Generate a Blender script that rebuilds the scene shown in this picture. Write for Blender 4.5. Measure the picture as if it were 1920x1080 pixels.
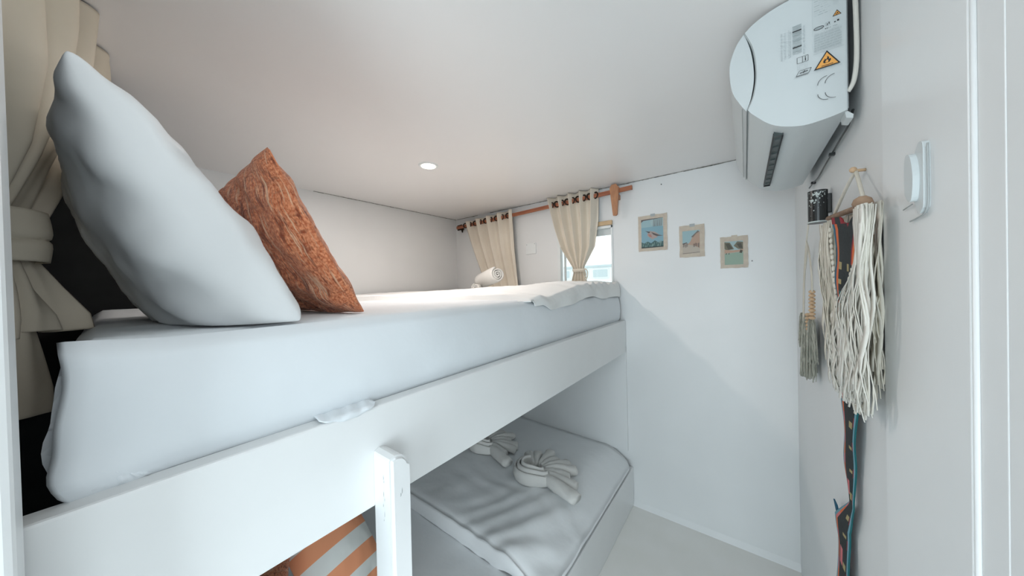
import bpy, bmesh, math, random
import numpy as np
from mathutils import Vector, Matrix, Euler, noise
random.seed(7)
C = bpy.context.scene.collection
SC = bpy.context.scene
PI = math.pi
for o in list(bpy.data.objects): bpy.data.objects.remove(o)

# ------------------------------------------------------------------ camera
EYE = Vector((0, 0, 1.45))
yaw, pit, rol = 0.6497, -0.009828, -0.025145
fw = Vector((-math.sin(yaw)*math.cos(pit), math.cos(yaw)*math.cos(pit), math.sin(pit)))
s0 = Vector((math.cos(yaw), math.sin(yaw), 0)); u0 = s0.cross(fw)
sx = s0*math.cos(rol) + u0*math.sin(rol); ux = sx.cross(fw)
cam = bpy.data.cameras.new('camera'); cam.sensor_width = 36; cam.lens = 576/1920*36
cam.clip_start = 0.01; cam.clip_end = 200
co = bpy.data.objects.new('camera', cam); C.objects.link(co)
co.matrix_world = Matrix(((sx.x, ux.x, -fw.x, EYE.x), (sx.y, ux.y, -fw.y, EYE.y), (sx.z, ux.z, -fw.z, EYE.z), (0, 0, 0, 1)))
SC.camera = co

# ------------------------------------------------------------------ world, lights, exposure
w = bpy.data.worlds.new('world'); SC.world = w; w.use_nodes = True
bg = w.node_tree.nodes['Background']; bg.inputs[0].default_value = (0.90, 0.96, 1.0, 1); bg.inputs[1].default_value = 1.8

def area(name, loc, target, sxy, power, col, spread=0):
    l = bpy.data.lights.new(name, 'AREA'); l.shape = 'RECTANGLE'; l.size, l.size_y = sxy
    l.energy = power; l.color = col
    o = bpy.data.objects.new(name, l); C.objects.link(o); o.location = loc
    o.rotation_euler = (Vector(target)-Vector(loc)).to_track_quat('-Z', 'Y').to_euler()
    if spread: l.spread = math.radians(spread)
    return o
# daylight that comes in through the open doorway behind the camera, plus two added side fills
area('doorway_daylight', (0.0, -1.54, 1.08), (-0.25, 2.0, 0.85), (1.0, 1.9), 35, (0.80, 0.93, 1.0))
area('lower_bunk_fill', (1.24, -0.35, 0.62), (-1.3, 0.9, .20), (1.6, .7), 5.0, (0.84, 0.94, 1.0), 52)  # added narrow fill, aimed low to brighten the lower bunk
area('curtain_fill', (1.24, 0.12, 1.62), (-1.0, 0.0, 1.60), (.5, .5), 0.60, (0.90, 0.96, 1.0), 44)  # added narrow fill for the tied curtain and pillow; no window there
# warm downlight in view over the bunk, and a dim added fill above the camera
def disk(name, loc, size, power, col):
    l = bpy.data.lights.new(name, 'AREA'); l.shape = 'DISK'; l.size = size; l.energy = power; l.color = col
    o = bpy.data.objects.new(name, l); C.objects.link(o); o.location = loc
disk('bunk_downlight_glow', (-1.321, 1.037, 2.083), .07, 6.3, (1, .91, .85))
disk('aisle_fill_glow', (-.22, .15, 2.083), .12, .4, (1, .93, .86))  # added fill, no fixture modelled
SC.view_settings.view_transform = 'Standard'; SC.view_settings.look = 'None'
SC.view_settings.gamma = 1; SC.view_settings.use_curve_mapping = False
SC.view_settings.exposure = 0.12

# ------------------------------------------------------------------ materials
def srgb(r, g, b):
    f = lambda c: (c/255/12.92) if c/255 <= .04045 else ((c/255+.055)/1.055)**2.4
    return (f(r), f(g), f(b), 1)
def mat(name, col, rough=.6, col2=None, nscale=20, bump=0, bscale=200, metal=0, sheen=0, stretch=(1, 1, 1), detail=4, bdist=.002):
    m = bpy.data.materials.new(name); m.use_nodes = True
    nt = m.node_tree; b = nt.nodes['Principled BSDF']
    b.inputs['Base Color'].default_value = col; b.inputs['Roughness'].default_value = rough
    b.inputs['Metallic'].default_value = metal
    if sheen: b.inputs['Sheen Weight'].default_value = sheen
    tc = nt.nodes.new('ShaderNodeTexCoord'); mp = nt.nodes.new('ShaderNodeMapping')
    mp.inputs['Scale'].default_value = stretch
    nt.links.new(tc.outputs['Object'], mp.inputs[0])
    if col2:
        n = nt.nodes.new('ShaderNodeTexNoise'); n.inputs['Scale'].default_value = nscale; n.inputs['Detail'].default_value = detail
        nt.links.new(mp.outputs[0], n.inputs['Vector'])
        r = nt.nodes.new('ShaderNodeValToRGB'); r.color_ramp.elements[0].color = col; r.color_ramp.elements[1].color = col2
        r.color_ramp.elements[0].position = .35; r.color_ramp.elements[1].position = .65
        nt.links.new(n.outputs[0], r.inputs[0]); nt.links.new(r.outputs[0], b.inputs['Base Color'])
    if bump:
        n2 = nt.nodes.new('ShaderNodeTexNoise'); n2.inputs['Scale'].default_value = bscale; n2.inputs['Detail'].default_value = 3
        nt.links.new(mp.outputs[0], n2.inputs['Vector'])
        bp = nt.nodes.new('ShaderNodeBump'); bp.inputs['Strength'].default_value = bump; bp.inputs['Distance'].default_value = bdist
        nt.links.new(n2.outputs[0], bp.inputs['Height']); nt.links.new(bp.outputs[0], b.inputs['Normal'])
    return m
M = {}
M['wall'] = mat('white_painted_board', (.80, .81, .81, 1), .42, (.83, .84, .84, 1), 2.5, .10, 9, bdist=.004)
M['bounce'] = mat('grey_bounce_board', (.42, .43, .43, 1), .6, (.45, .46, .46, 1), 2.5)  # unseen added walls, greyed to cut bounce onto the rail
M['ceiling'] = mat('cream_ceiling_panel', (.84, .815, .80, 1), .30, (.86, .84, .83, 1), 1.5, .06, 6, bdist=.006)
M['floor'] = mat('pale_floor', (.86, .85, .81, 1), .45, (.89, .88, .85, 1), 5, .1, 60)
M['gloss'] = mat('white_gloss_paint', (.83, .84, .84, 1), .32, (.85, .86, .86, 1), 6, .12, 25, bdist=.002)
M['chipped'] = mat('chipped_white_paint', (.84, .85, .85, 1), .4, None, 6, .2, 30)
M['dark'] = mat('cab_shade_black', (.006, .007, .008, 1), .9, (.010, .012, .012, 1), 10)  # near-black colour stands in for the unlit cab
M['seam'] = mat('dark_joint_sealant', (.10, .10, .09, 1), .9, (.42, .41, .38, 1), 60)
M['sheet'] = mat('white_sheet', (.78, .82, .85, 1), .85, (.80, .84, .87, 1), 3, .35, 14, sheen=.1, bdist=.006)
M['pillow'] = mat('white_pillowcase', (.76, .78, .79, 1), .85, (.80, .82, .83, 1), 3, .30, 10, sheen=.1, bdist=.008)
M['blanket'] = mat('white_blanket', (.86, .87, .86, 1), .9, None, 3, .35, 22, sheen=.1, bdist=.006)
M['towel'] = mat('white_terry', (.80, .79, .76, 1), .95, None, 3, .7, 500, bdist=.0015)
M['low_sheet'] = mat('lower_white_sheet', (.86, .88, .89, 1), .85, None, 3, .3, 18, bdist=.006)
M['curtain'] = mat('beige_curtain_cloth', srgb(224, 214, 198), .9, srgb(230, 221, 206), 6, .3, 600, bdist=.0006)
M['bigcurtain'] = mat('sand_curtain_cloth', srgb(212, 201, 182), .9, srgb(220, 209, 191), 6, .25, 500, bdist=.0006)
M['wood'] = mat('red_brown_wood', srgb(150, 88, 62), .5, srgb(178, 112, 80), 8, .2, 40, stretch=(1, 12, 12))
M['lightwood'] = mat('tan_wood', srgb(196, 142, 104), .55, srgb(172, 120, 88), 10, .2, 40, stretch=(20, 20, 2))
M['palewood'] = mat('pale_pine', srgb(214, 186, 148), .55, srgb(196, 166, 128), 10, stretch=(2, 20, 20))
M['bronze'] = mat('dark_bronze', (.035, .022, .016, 1), .35, metal=.7)
M['rust'] = None
M['plastic'] = mat('white_plastic', (.82, .85, .85, 1), .35)
M['ac_white'] = mat('warm_white_casing', (.61, .645, .65, 1), .38)
M['plastic_grey'] = mat('grey_white_plastic', (.66, .69, .69, 1), .45)
M['plastic_seam'] = mat('grey_plastic_seam', (.38, .40, .40, 1), .5)
M['slot'] = mat('dark_louvre_plastic', (.03, .045, .045, 1), .4, (.07, .09, .09, 1), 40)
M['black'] = mat('black_ink', (.012, .014, .016, 1), .5)
M['grey_ink'] = mat('grey_ink', (.38, .43, .44, 1), .6)
M['faint_ink'] = mat('faint_grey_ink', (.52, .56, .57, 1), .6)
M['orange_ink'] = mat('orange_ink', srgb(236, 168, 84), .5)
M['label'] = mat('label_film', (.58, .62, .625, 1), .3)
M['blackshiny'] = mat('black_flaking_tube', (.015, .017, .018, 1), .3, (.02, .022, .022, 1), 30)
M['flake'] = mat('pale_flakes', (.55, .6, .58, 1), .6)
M['macrame'] = mat('cream_cotton_cord', srgb(226, 220, 207), .95, srgb(212, 205, 190), 30, .5, 300, stretch=(1, 1, .1), bdist=.001)
M['macrame2'] = mat('pale_cotton_cord', srgb(230, 227, 219), .95, srgb(216, 211, 200), 30, .5, 300, stretch=(1, 1, .1), bdist=.001)
M['tassel'] = mat('grey_green_yarn', srgb(150, 150, 138), .95, srgb(188, 187, 174), 90, .7, 300, stretch=(1, 1, .3), bdist=.001)
M['bead'] = mat('wooden_bead', srgb(204, 172, 138), .5)
M['branch'] = mat('brown_branch', srgb(128, 98, 78), .7, srgb(160, 132, 108), 40)
M['s_black'] = mat('black_weave', (.012, .016, .018, 1), .9, (.022, .028, .03, 1), 200, .4, 700)
M['s_orange'] = mat('orange_weave', srgb(224, 112, 62), .9, None, 20, .4, 700)
M['s_blue'] = mat('blue_weave', srgb(30, 90, 118), .9, None, 20, .4, 700)
M['s_sky'] = mat('pale_blue_weave', srgb(110, 160, 176), .9, None, 20, .4, 700)
M['s_red'] = mat('red_weave', srgb(150, 40, 50), .9, None, 20, .4, 700)
M['s_tan'] = mat('tan_weave', srgb(170, 156, 112), .9, None, 20, .4, 700)
M['s_teal'] = mat('teal_weave', srgb(20, 96, 100), .9, None, 20, .4, 700)
M['s_pink'] = mat('pink_weave', srgb(214, 120, 124), .9, None, 20, .4, 700)
M['card'] = mat('cream_card', srgb(208, 197, 180), .8, srgb(198, 184, 170), 40)
M['tape'] = mat('grey_tape', (.42, .45, .46, 1), .5)
def flat(n, r, g, b): 
    M[n] = mat(n, srgb(r, g, b), .6); return M[n]
for n, c in dict(p_sky=(134, 172, 186), p_sky2=(156, 186, 192), p_cloud=(168, 190, 192), p_bird=(176, 160, 154), p_birdd=(100, 92, 92), p_pink=(176, 128, 120), p_grnd=(76, 106, 106), p_grndl=(128, 156, 150),
                 p_rock=(184, 156, 138), p_rockd=(126, 118, 112), p_sand=(186, 176, 164), p_fig=(96, 84, 84), p_hill=(116, 112, 96), p_hilld=(84, 82, 72), p_water=(150, 172, 156), p_shore=(190, 158, 138)).items(): flat(n, *c)

# chenille weave for the rust cushions: warm threads, darker ribs across and along, paler slubs
def rust():
    m = bpy.data.materials.new('rust_chenille'); m.use_nodes = True; nt = m.node_tree; b = nt.nodes['Principled BSDF']
    N = nt.nodes.new; Lk = nt.links.new
    b.inputs['Roughness'].default_value = .95; b.inputs['Sheen Weight'].default_value = .3
    tc = N('ShaderNodeTexCoord')
    def nz(scale, st, det=4):
        mp = N('ShaderNodeMapping'); mp.inputs['Scale'].default_value = st; Lk(tc.outputs['UV'], mp.inputs[0])
        n = N('ShaderNodeTexNoise'); n.inputs['Scale'].default_value = scale; n.inputs['Detail'].default_value = det; Lk(mp.outputs[0], n.inputs['Vector']); return n.outputs[0]
    def ramp(x, a, c, p0, p1):
        r = N('ShaderNodeValToRGB'); r.color_ramp.elements[0].color = a; r.color_ramp.elements[1].color = c
        r.color_ramp.elements[0].position = p0; r.color_ramp.elements[1].position = p1; Lk(x, r.inputs[0]); return r.outputs[0]
    def mix(f, a, c):
        x = N('ShaderNodeMix'); x.data_type = 'RGBA'; Lk(f, x.inputs[0]); Lk(a, x.inputs[6]); Lk(c, x.inputs[7]); return x.outputs[2]
    base = ramp(nz(75, (1, 1, 1), 6), srgb(190, 94, 52), srgb(244, 164, 120), .35, .65)
    dk = N('ShaderNodeRGB'); dk.outputs[0].default_value = srgb(124, 50, 24)
    lt = N('ShaderNodeRGB'); lt.outputs[0].default_value = srgb(238, 190, 156)
    rib = ramp(nz(3.6, (9, 2.6, 1), 4), (0, 0, 0, 1), (.85, .85, .85, 1), .56, .66)
    c1 = mix(rib, base, dk.outputs[0])
    rib2 = ramp(nz(3.2, (2.2, 9, 1), 3), (0, 0, 0, 1), (.55, .55, .55, 1), .58, .68)
    c2 = mix(rib2, c1, dk.outputs[0])
    sl = ramp(nz(4.2, (13, 1.1, 1), 3), (0, 0, 0, 1), (.85, .85, .85, 1), .57, .63)
    c3 = mix(sl, c2, lt.outputs[0])
    Lk(c3, b.inputs['Base Color'])
    bp = N('ShaderNodeBump'); bp.inputs['Strength'].default_value = .9; bp.inputs['Distance'].default_value = .004
    ad = N('ShaderNodeMath'); ad.operation = 'ADD'; Lk(nz(90, (1, 1, 1), 4), ad.inputs[0]); Lk(nz(22, (7, 1, 1), 2), ad.inputs[1])
    Lk(ad.outputs[0], bp.inputs['Height']); Lk(bp.outputs[0], b.inputs['Normal'])
    return m
M['rust'] = rust()
def stripes():
    m = bpy.data.materials.new('orange_white_stripes'); m.use_nodes = True; nt = m.node_tree; b = nt.nodes['Principled BSDF']
    N = nt.nodes.new; Lk = nt.links.new
    b.inputs['Roughness'].default_value = .85
    tc = N('ShaderNodeTexCoord'); sp = N('ShaderNodeSeparateXYZ'); Lk(tc.outputs['UV'], sp.inputs[0])
    wv = N('ShaderNodeMath'); wv.operation = 'MULTIPLY'; wv.inputs[1].default_value = 5.0; Lk(sp.outputs[1], wv.inputs[0])
    fr = N('ShaderNodeMath'); fr.operation = 'FRACT'; Lk(wv.outputs[0], fr.inputs[0])
    r = N('ShaderNodeValToRGB'); r.color_ramp.interpolation = 'CONSTANT'
    r.color_ramp.elements[0].color = srgb(214, 216, 212); r.color_ramp.elements[1].color = srgb(226, 152, 112); r.color_ramp.elements[1].position = .5
    Lk(fr.outputs[0], r.inputs[0]); Lk(r.outputs[0], b.inputs['Base Color'])
    return m
M['stripes'] = stripes()
def emis(name, col, st):
    m = bpy.data.materials.new(name); m.use_nodes = True; b = m.node_tree.nodes['Principled BSDF']
    b.inputs['Base Color'].default_value = (.8, .8, .8, 1); b.inputs['Emission Color'].default_value = col; b.inputs['Emission Strength'].default_value = st; return m
M['lamp'] = emis('warm_led_diffuser', (1, .86, .68, 1), 9)
def glassm():
    m = bpy.data.materials.new('window_glass'); m.use_nodes = True; nt = m.node_tree
    for n in list(nt.nodes): nt.nodes.remove(n)
    o = nt.nodes.new('ShaderNodeOutputMaterial'); t = nt.nodes.new('ShaderNodeBsdfTransparent'); g = nt.nodes.new('ShaderNodeBsdfGlossy')
    g.inputs['Roughness'].default_value = .02; t.inputs[0].default_value = (.95, .98, .97, 1)
    mx = nt.nodes.new('ShaderNodeMixShader'); fr = nt.nodes.new('ShaderNodeFresnel'); fr.inputs[0].default_value = 1.45
    nt.links.new(fr.outputs[0], mx.inputs[0]); nt.links.new(t.outputs[0], mx.inputs[1]); nt.links.new(g.outputs[0], mx.inputs[2]); nt.links.new(mx.outputs[0], o.inputs[0])
    return m
M['glass'] = glassm()

# ------------------------------------------------------------------ helpers
def link(name, me, parent=None, world=True):
    o = bpy.data.objects.new(name, me); C.objects.link(o)
    if parent: o.parent = parent
    return o
def obj(name, bm, m, parent=None, smooth=False, loc=None):
    """bm holds world coordinates; origin is moved to loc (or to the parent's origin)."""
    me = bpy.data.meshes.new(name)
    off = Vector(loc) if loc is not None else (parent.matrix_world.translation if parent else Vector((0, 0, 0)))
    off = off.copy()
    if parent is not None: off = world_of(parent)
    if loc is not None and parent is None: off = Vector(loc)
    if off.length: bmesh.ops.translate(bm, verts=bm.verts, vec=-off)
    bmesh.ops.recalc_face_normals(bm, faces=bm.faces)
    bm.to_mesh(me); bm.free()
    for x in (m if isinstance(m, list) else [m]): me.materials.append(x)
    if smooth:
        for p in me.polygons: p.use_smooth = True
    o = link(name, me, parent)
    if parent is None: o.location = off
    return o
def world_of(o):
    v = Vector((0, 0, 0))
    while o is not None: v += Vector(o.location); o = o.parent
    return v
def tag(o, label=None, cat=None, group=None, kind=None):
    if label: o['label'] = label
    if cat: o['category'] = cat
    if group: o['group'] = group
    if kind: o['kind'] = kind
    return o
def thing(name, label, cat, loc, group=None):
    o = bpy.data.objects.new(name, None); C.objects.link(o); o.location = loc; o.empty_display_size = .05
    return tag(o, label, cat, group)
def box(bm, x0, x1, y0, y1, z0, z1, bev=0, seg=2, mi=0):
    r = bmesh.ops.create_cube(bm, size=1)
    vs = r['verts']
    for v in vs: v.co = Vector(((x0+x1)/2+v.co.x*(x1-x0), (y0+y1)/2+v.co.y*(y1-y0), (z0+z1)/2+v.co.z*(z1-z0)))
    fs = set(f for v in vs for f in v.link_faces)
    for f in fs: f.material_index = mi
    if bev:
        es = set(e for v in vs for e in v.link_edges)
        bmesh.ops.bevel(bm, geom=list(es), offset=bev, segments=seg, affect='EDGES', profile=.5)
    return bm
def B(*a, **k): return box(bmesh.new(), *a, **k)
def tube(bm, pts, r, n=8, cap=True, mi=0):
    pts = [Vector(p) for p in pts]; rs = r if isinstance(r, (list, tuple)) else [r]*len(pts)
    rings = []; prev = None
    for i, p in enumerate(pts):
        t = (pts[min(i+1, len(pts)-1)]-pts[max(i-1, 0)])
        if t.length < 1e-9: t = Vector((0, 0, 1))
        t.normalize()
        if prev is None:
            a = t.cross(Vector((0, 0, 1)));
            if a.length < .1: a = t.cross(Vector((1, 0, 0)))
        else: a = prev - t*prev.dot(t)
        a.normalize(); prev = a; b = t.cross(a)
        rings.append([bm.verts.new(p+(a*math.cos(2*PI*k/n)+b*math.sin(2*PI*k/n))*rs[i]) for k in range(n)])
    for i in range(len(rings)-1):
        for k in range(n):
            f = bm.faces.new((rings[i][k], rings[i][(k+1) % n], rings[i+1][(k+1) % n], rings[i+1][k])); f.material_index = mi
    if cap and n > 2:
        bm.faces.new(rings[0][::-1]).material_index = mi; bm.faces.new(rings[-1]).material_index = mi
    return bm
def grid(bm, nu, nv, fn, mi=None, closed_u=False):
    V = [[bm.verts.new(fn(i/(nu if closed_u else nu-1), j/(nv-1))) for j in range(nv)] for i in range(nu)]
    uv = bm.loops.layers.uv.verify()
    for i in range(nu if closed_u else nu-1):
        for j in range(nv-1):
            i2 = (i+1) % nu
            f = bm.faces.new((V[i][j], V[i2][j], V[i2][j+1], V[i][j+1]))
            for l, (a, b) in zip(f.loops, ((i, j), (i+1, j), (i+1, j+1), (i, j+1))): l[uv].uv = (a/(nu-1), b/(nv-1))
            if mi: f.material_index = mi((i+.5)/(nu-1), (j+.5)/(nv-1))
    return V
def prism(bm, prof, axis, a, b, mi=0):
    """closed profile (2-D) extruded along axis from a to b; profile coords are the two other axes in order."""
    def P(p, t):
        q = list(p); q.insert('xyz'.index(axis), t); return Vector(q)
    A = [bm.verts.new(P(p, a)) for p in prof]; Bv = [bm.verts.new(P(p, b)) for p in prof]
    n = len(prof)
    bm.faces.new(A).material_index = mi; bm.faces.new(Bv[::-1]).material_index = mi
    for i in range(n): bm.faces.new((A[i], Bv[i], Bv[(i+1) % n], A[(i+1) % n])).material_index = mi
    return bm
def sm(a, b, x):
    t = min(1, max(0, (x-a)/(b-a))); return t*t*(3-2*t)
def fbm(x, y, z=0): return noise.fractal(Vector((x, y, z)), 1, 2, 4)
def solid(o, th, off=0):
    md = o.modifiers.new('thickness', 'SOLIDIFY'); md.thickness = th; md.offset = off; return o
def lerp(t, pts):
    for (a, va), (b, vb) in zip(pts, pts[1:]):
        if t <= b: 
            k = (t-a)/(b-a); 
            return tuple(p+(q-p)*k for p, q in zip(va, vb)) if isinstance(va, tuple) else va+(vb-va)*k
    return pts[-1][1]
def catmull(P, n=8):
    P = [Vector(p) for p in P]; out = []
    for i in range(len(P)-1):
        a = P[max(i-1, 0)]; b = P[i]; c = P[i+1]; d = P[min(i+2, len(P)-1)]
        for k in range(n):
            t = k/n; out.append(.5*((2*b)+(c-a)*t+(2*a-5*b+4*c-d)*t*t+(3*b-a-3*c+d)*t**3))
    out.append(P[-1]); return out

# ------------------------------------------------------------------ the setting
XL, XR, YW, ZC = -2.216, .200, 2.05, 2.09
def struct(name, bm, m, parent=None, **k):
    o = obj(name, bm, m, parent, **k)
    if parent is None: o['kind'] = 'structure'
    return o
struct('floor', B(XL-.1, 1.3, -1.6, YW+.1, -.06, 0), M['floor'])
struct('ceiling', B(XL-.1, 1.3, -1.6, YW+.1, ZC, ZC+.06), M['ceiling'])
struct('wall_left', B(XL-.06, XL, -.7, YW+.06, 0, ZC), M['wall'])
# far wall with one opening (the window beside the right curtain)
WX0, WX1, WZ0, WZ1 = -1.118, -.700, 1.415, 1.835
bm = bmesh.new()
box(bm, XL, WX0, YW, YW+.06, 0, ZC); box(bm, WX1, XR+.06, YW, YW+.06, 0, ZC)
box(bm, WX0, WX1, YW, YW+.06, 0, WZ0); box(bm, WX0, WX1, YW, YW+.06, WZ1, ZC)
bmesh.ops.remove_doubles(bm, verts=bm.verts, dist=1e-5)
struct('wall_far', bm, M['wall'])
struct('wall_right', B(XR, XR+.06, .50, YW, 0, ZC), M['wall'])
# unseen walls added behind the camera to spread and soften the light
struct('wall_bounce_back', B(-.60, 1.36, -1.66, -1.6, 0, ZC), M['bounce'])
struct('wall_bounce_side', B(1.30, 1.36, -1.6, .50, 0, ZC), M['bounce'])
struct('wall_return', B(XR+.06, 1.36, .50, .56, 0, ZC), M['wall'])
struct('wall_cab', B(-.66, -.60, -1.6, -.70, 0, ZC), M['wall'])
# driving cab behind the bed head: near-black sheets stand in for its darkness
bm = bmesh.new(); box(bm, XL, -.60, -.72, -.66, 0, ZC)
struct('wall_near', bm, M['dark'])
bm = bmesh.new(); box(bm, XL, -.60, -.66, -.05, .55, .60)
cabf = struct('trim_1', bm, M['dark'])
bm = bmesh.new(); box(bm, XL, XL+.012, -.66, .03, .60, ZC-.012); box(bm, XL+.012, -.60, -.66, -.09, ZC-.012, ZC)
box(bm, XL, XL+.012, .03, .10, .60, 1.74)  # extra near-black sheet darkens the wall strip behind the pillow
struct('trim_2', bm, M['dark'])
# partition post at the left edge of the frame, with a near-black sheet painting the cab's shade
bm = bmesh.new(); box(bm, -.60, -.55, -.70, -.058, 0, ZC, bev=.006)
struct('trim_3', bm, M['gloss'])
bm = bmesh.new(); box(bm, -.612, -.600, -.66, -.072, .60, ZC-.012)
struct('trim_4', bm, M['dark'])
# cornice lines: dark uneven joint where walls meet the ceiling
bm = bmesh.new()
for i in range(60):
    x0 = XL+.02+i*(2.3/60)
    hgt = .0015+.004*abs(fbm(x0*9, 3.3))
    if fbm(x0*4, 8.1) > -.35: box(bm, x0, x0+.041, YW-.004, YW, ZC-hgt-.001, ZC-.0002)
struct('trim_5', bm, M['seam'])
bm = bmesh.new()
for i in range(60):
    y0 = .25+i*.03; hgt = .001+.003*abs(fbm(y0*7, 1.3))
    if y0 > .8: box(bm, XL, XL+.004, y0, y0+.032, ZC-hgt-.001, ZC-.0002)
struct('trim_6', bm, M['seam'])
struct('trim_7', prism(bmesh.new(), [(YW, 0), (YW, .028), (YW-.006, .02), (YW-.016, .006), (YW-.02, 0)], 'x', -.60, XR), M['wall'])
# door casing on the right: wide flat board, rounded bright bead, then the jamb
struct('door_1', B(.188, XR+.03, .548, .800, 0, ZC, bev=.0015), M['gloss'])
bm = bmesh.new(); tube(bm, [(.1912, .5450, 0), (.1912, .5450, ZC)], .0030, 16)
struct('trim_8', bm, M['gloss'], smooth=True)
struct('trim_9', B(.1915, XR+.03, .500, .542, 0, ZC, bev=.001), M['wall'])
struct('trim_10', B(.1920, XR+.05, .44, .500, 0, ZC, bev=.001), M['wall'])

# window
wn = thing('window_1', None, None, (-.909, YW, WZ0)); wn['kind'] = 'structure'
bm = bmesh.new()
fr = .020
box(bm, WX0, WX0+fr*1.2, YW-.006, YW+.05, WZ0, WZ1, .002); box(bm, WX1-.012, WX1, YW-.006, YW+.05, WZ0, WZ1, .002)
box(bm, WX0, WX1, YW-.006, YW+.05, WZ1-.018, WZ1-.0, .002); box(bm, WX0, WX1, YW-.012, YW+.05, WZ0, WZ0+.022, .002)
obj('frame', bm, M['plastic'], wn)
bm = bmesh.new(); box(bm, WX0+.040, WX0+.052, YW+.02, YW+.04, WZ0+.02, WZ1-.018, .002)
box(bm, WX0+.028, WX1-.012, YW+.02, YW+.04, WZ1-.06, WZ1-.018, .002)
obj('sash', bm, M['plastic_grey'], wn)
obj('pane', B(WX0+.028, WX1-.012, YW+.028, YW+.032, WZ0+.02, WZ1-.05), M['glass'], wn)
obj('head_batten', B(-.86, -.700, YW-.016, YW, WZ1+.002, WZ1+.030, bev=.002), M['palewood'], wn)

# building outside
bd = thing('building', 'white building with a row of bluish windows seen through the cabin window', 'building', (-3.8, 9, 0))
M['bwhite'] = mat('white_render', (.80, .84, .85, 1), .8); M['bglass'] = mat('bluish_panes', (.50, .58, .60, 1), .3)
M['groundout'] = mat('pale_ground', (.6, .6, .58, 1), .9)
obj('wall', B(-9, 1.5, 9, 12, -.5, 1.93), M['bwhite'], bd)
obj('roof_edge', B(-9.1, 1.6, 8.95, 12, 1.93, 1.99), M['bglass'], bd)
for i in range(9):
    x = -6.2+i*.62
    f = obj('window', B(x, x+.50, 8.97, 9.0, 1.60, 1.88), M['bwhite'], bd)
    obj('pane', B(x+.03, x+.47, 8.955, 8.97, 1.63, 1.85), M['bglass'], f)
struct('ground', B(-30, 30, 2.4, 60, -.60, -.5), M['groundout'])

# ceiling downlight
dl = thing('ceiling_downlight', 'small round lit recessed downlight in the white ceiling', 'ceiling light', (-1.321, 1.037, ZC))
bm = bmesh.new()
grid(bm, 40, 5, lambda u, v: Vector((-1.321+(.036+.016*v)*math.cos(2*PI*u), 1.037+(.036+.016*v)*math.sin(2*PI*u), ZC-.006*math.sin(PI*(.15+.85*v)))), closed_u=True)
obj('trim_ring', bm, M['plastic'], dl, smooth=True)
bm = bmesh.new(); bmesh.ops.create_cone(bm, cap_ends=True, segments=32, radius1=.037, radius2=.037, depth=.003, matrix=Matrix.Translation((-1.321, 1.037, ZC-.0025)))
obj('diffuser', bm, M['lamp'], dl)

# ------------------------------------------------------------------ bunk bed
bk = thing('bunk_bed', 'white painted wooden bunk bed frame along the left wall', 'bunk bed', (-1.4, 1.0, 0))
RX0, RX1 = -.665, -.627
bm = B(RX0, RX1, -.13, 2.045, .992, 1.200, bev=.004)
obj('upper_rail', bm, M['gloss'], bk)
obj('upper_base', B(-2.20, RX0, -.03, 2.04, 1.03, 1.06), M['gloss'], bk)
obj('end_panel', B(-2.20, -.627, 2.036, 2.048, .34, 1.03, bev=.001), M['wall'], bk)
# post with rounded top and a hollow second face; nail marks and flaked paint sit on it as pieces
px0, px1, py0, py1, pz = -.6265, -.562, .330, .372, 1.112
prof = [(py0, 0), (py1, 0), (py1, pz-.030)] + [(py1-.030+.030*math.cos(a), pz-.030+.030*math.sin(a)) for a in [PI/2*k/7 for k in range(1, 8)]] + [(py0+.002, pz-.004), (py0, pz-.008)]
bm = prism(bmesh.new(), prof, 'x', px0, px1)
bmesh.ops.bevel(bm, geom=[e for e in bm.edges if abs(e.verts[0].co.x-e.verts[1].co.x) < 1e-6 and e.verts[0].co.x > px0+.01], offset=.006, segments=3, affect='EDGES')
po = obj('post', bm, M['chipped'], bk)
bm = bmesh.new()
rch = random.Random(9)
def chip(p, du, w_, h):
    q = [(-w_, -h*.5), (w_*rch.uniform(.2, 1), -h*rch.uniform(.3, .5)), (w_*rch.uniform(.5, 1.3), h*rch.uniform(-.1, .2)), (w_*rch.uniform(-.2, .6), h*.5), (-w_*rch.uniform(.3, 1), h*rch.uniform(0, .3))]
    bm.faces.new([bm.verts.new(Vector(p)+Vector(du)*a_+Vector((0, 0, c_))) for a_, c_ in q])
for (x, z, h) in ((-.590, 1.066, .012), (-.5885, 1.058, .006), (-.591, 1.032, .012), (-.588, 1.022, .008), (-.593, 1.008, .007), (-.589, .992, .012), (-.592, .978, .005)):
    chip((x, py0-.0004, z), (1, 0, 0), rch.uniform(.0006, .0012), h)
for (y, z, h) in ((.353, 1.038, .013), (.350, 1.031, .008)): chip((px1+.0004, y, z), (0, 1, .6), .0010, h)
ch = obj('paint_chip', bm, M['plastic_seam'], po); ch['label'] = 'grey chips and nail marks in the white paint'; ch['kind'] = 'stuff'
# lower bunk
obj('lower_board', B(-.622, -.597, -.03, 2.045, 0, .246, bev=.004), M['gloss'], bk)
obj('lower_base', B(-2.20, -.625, -.03, 2.04, .06, .10), M['gloss'], bk)

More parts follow.
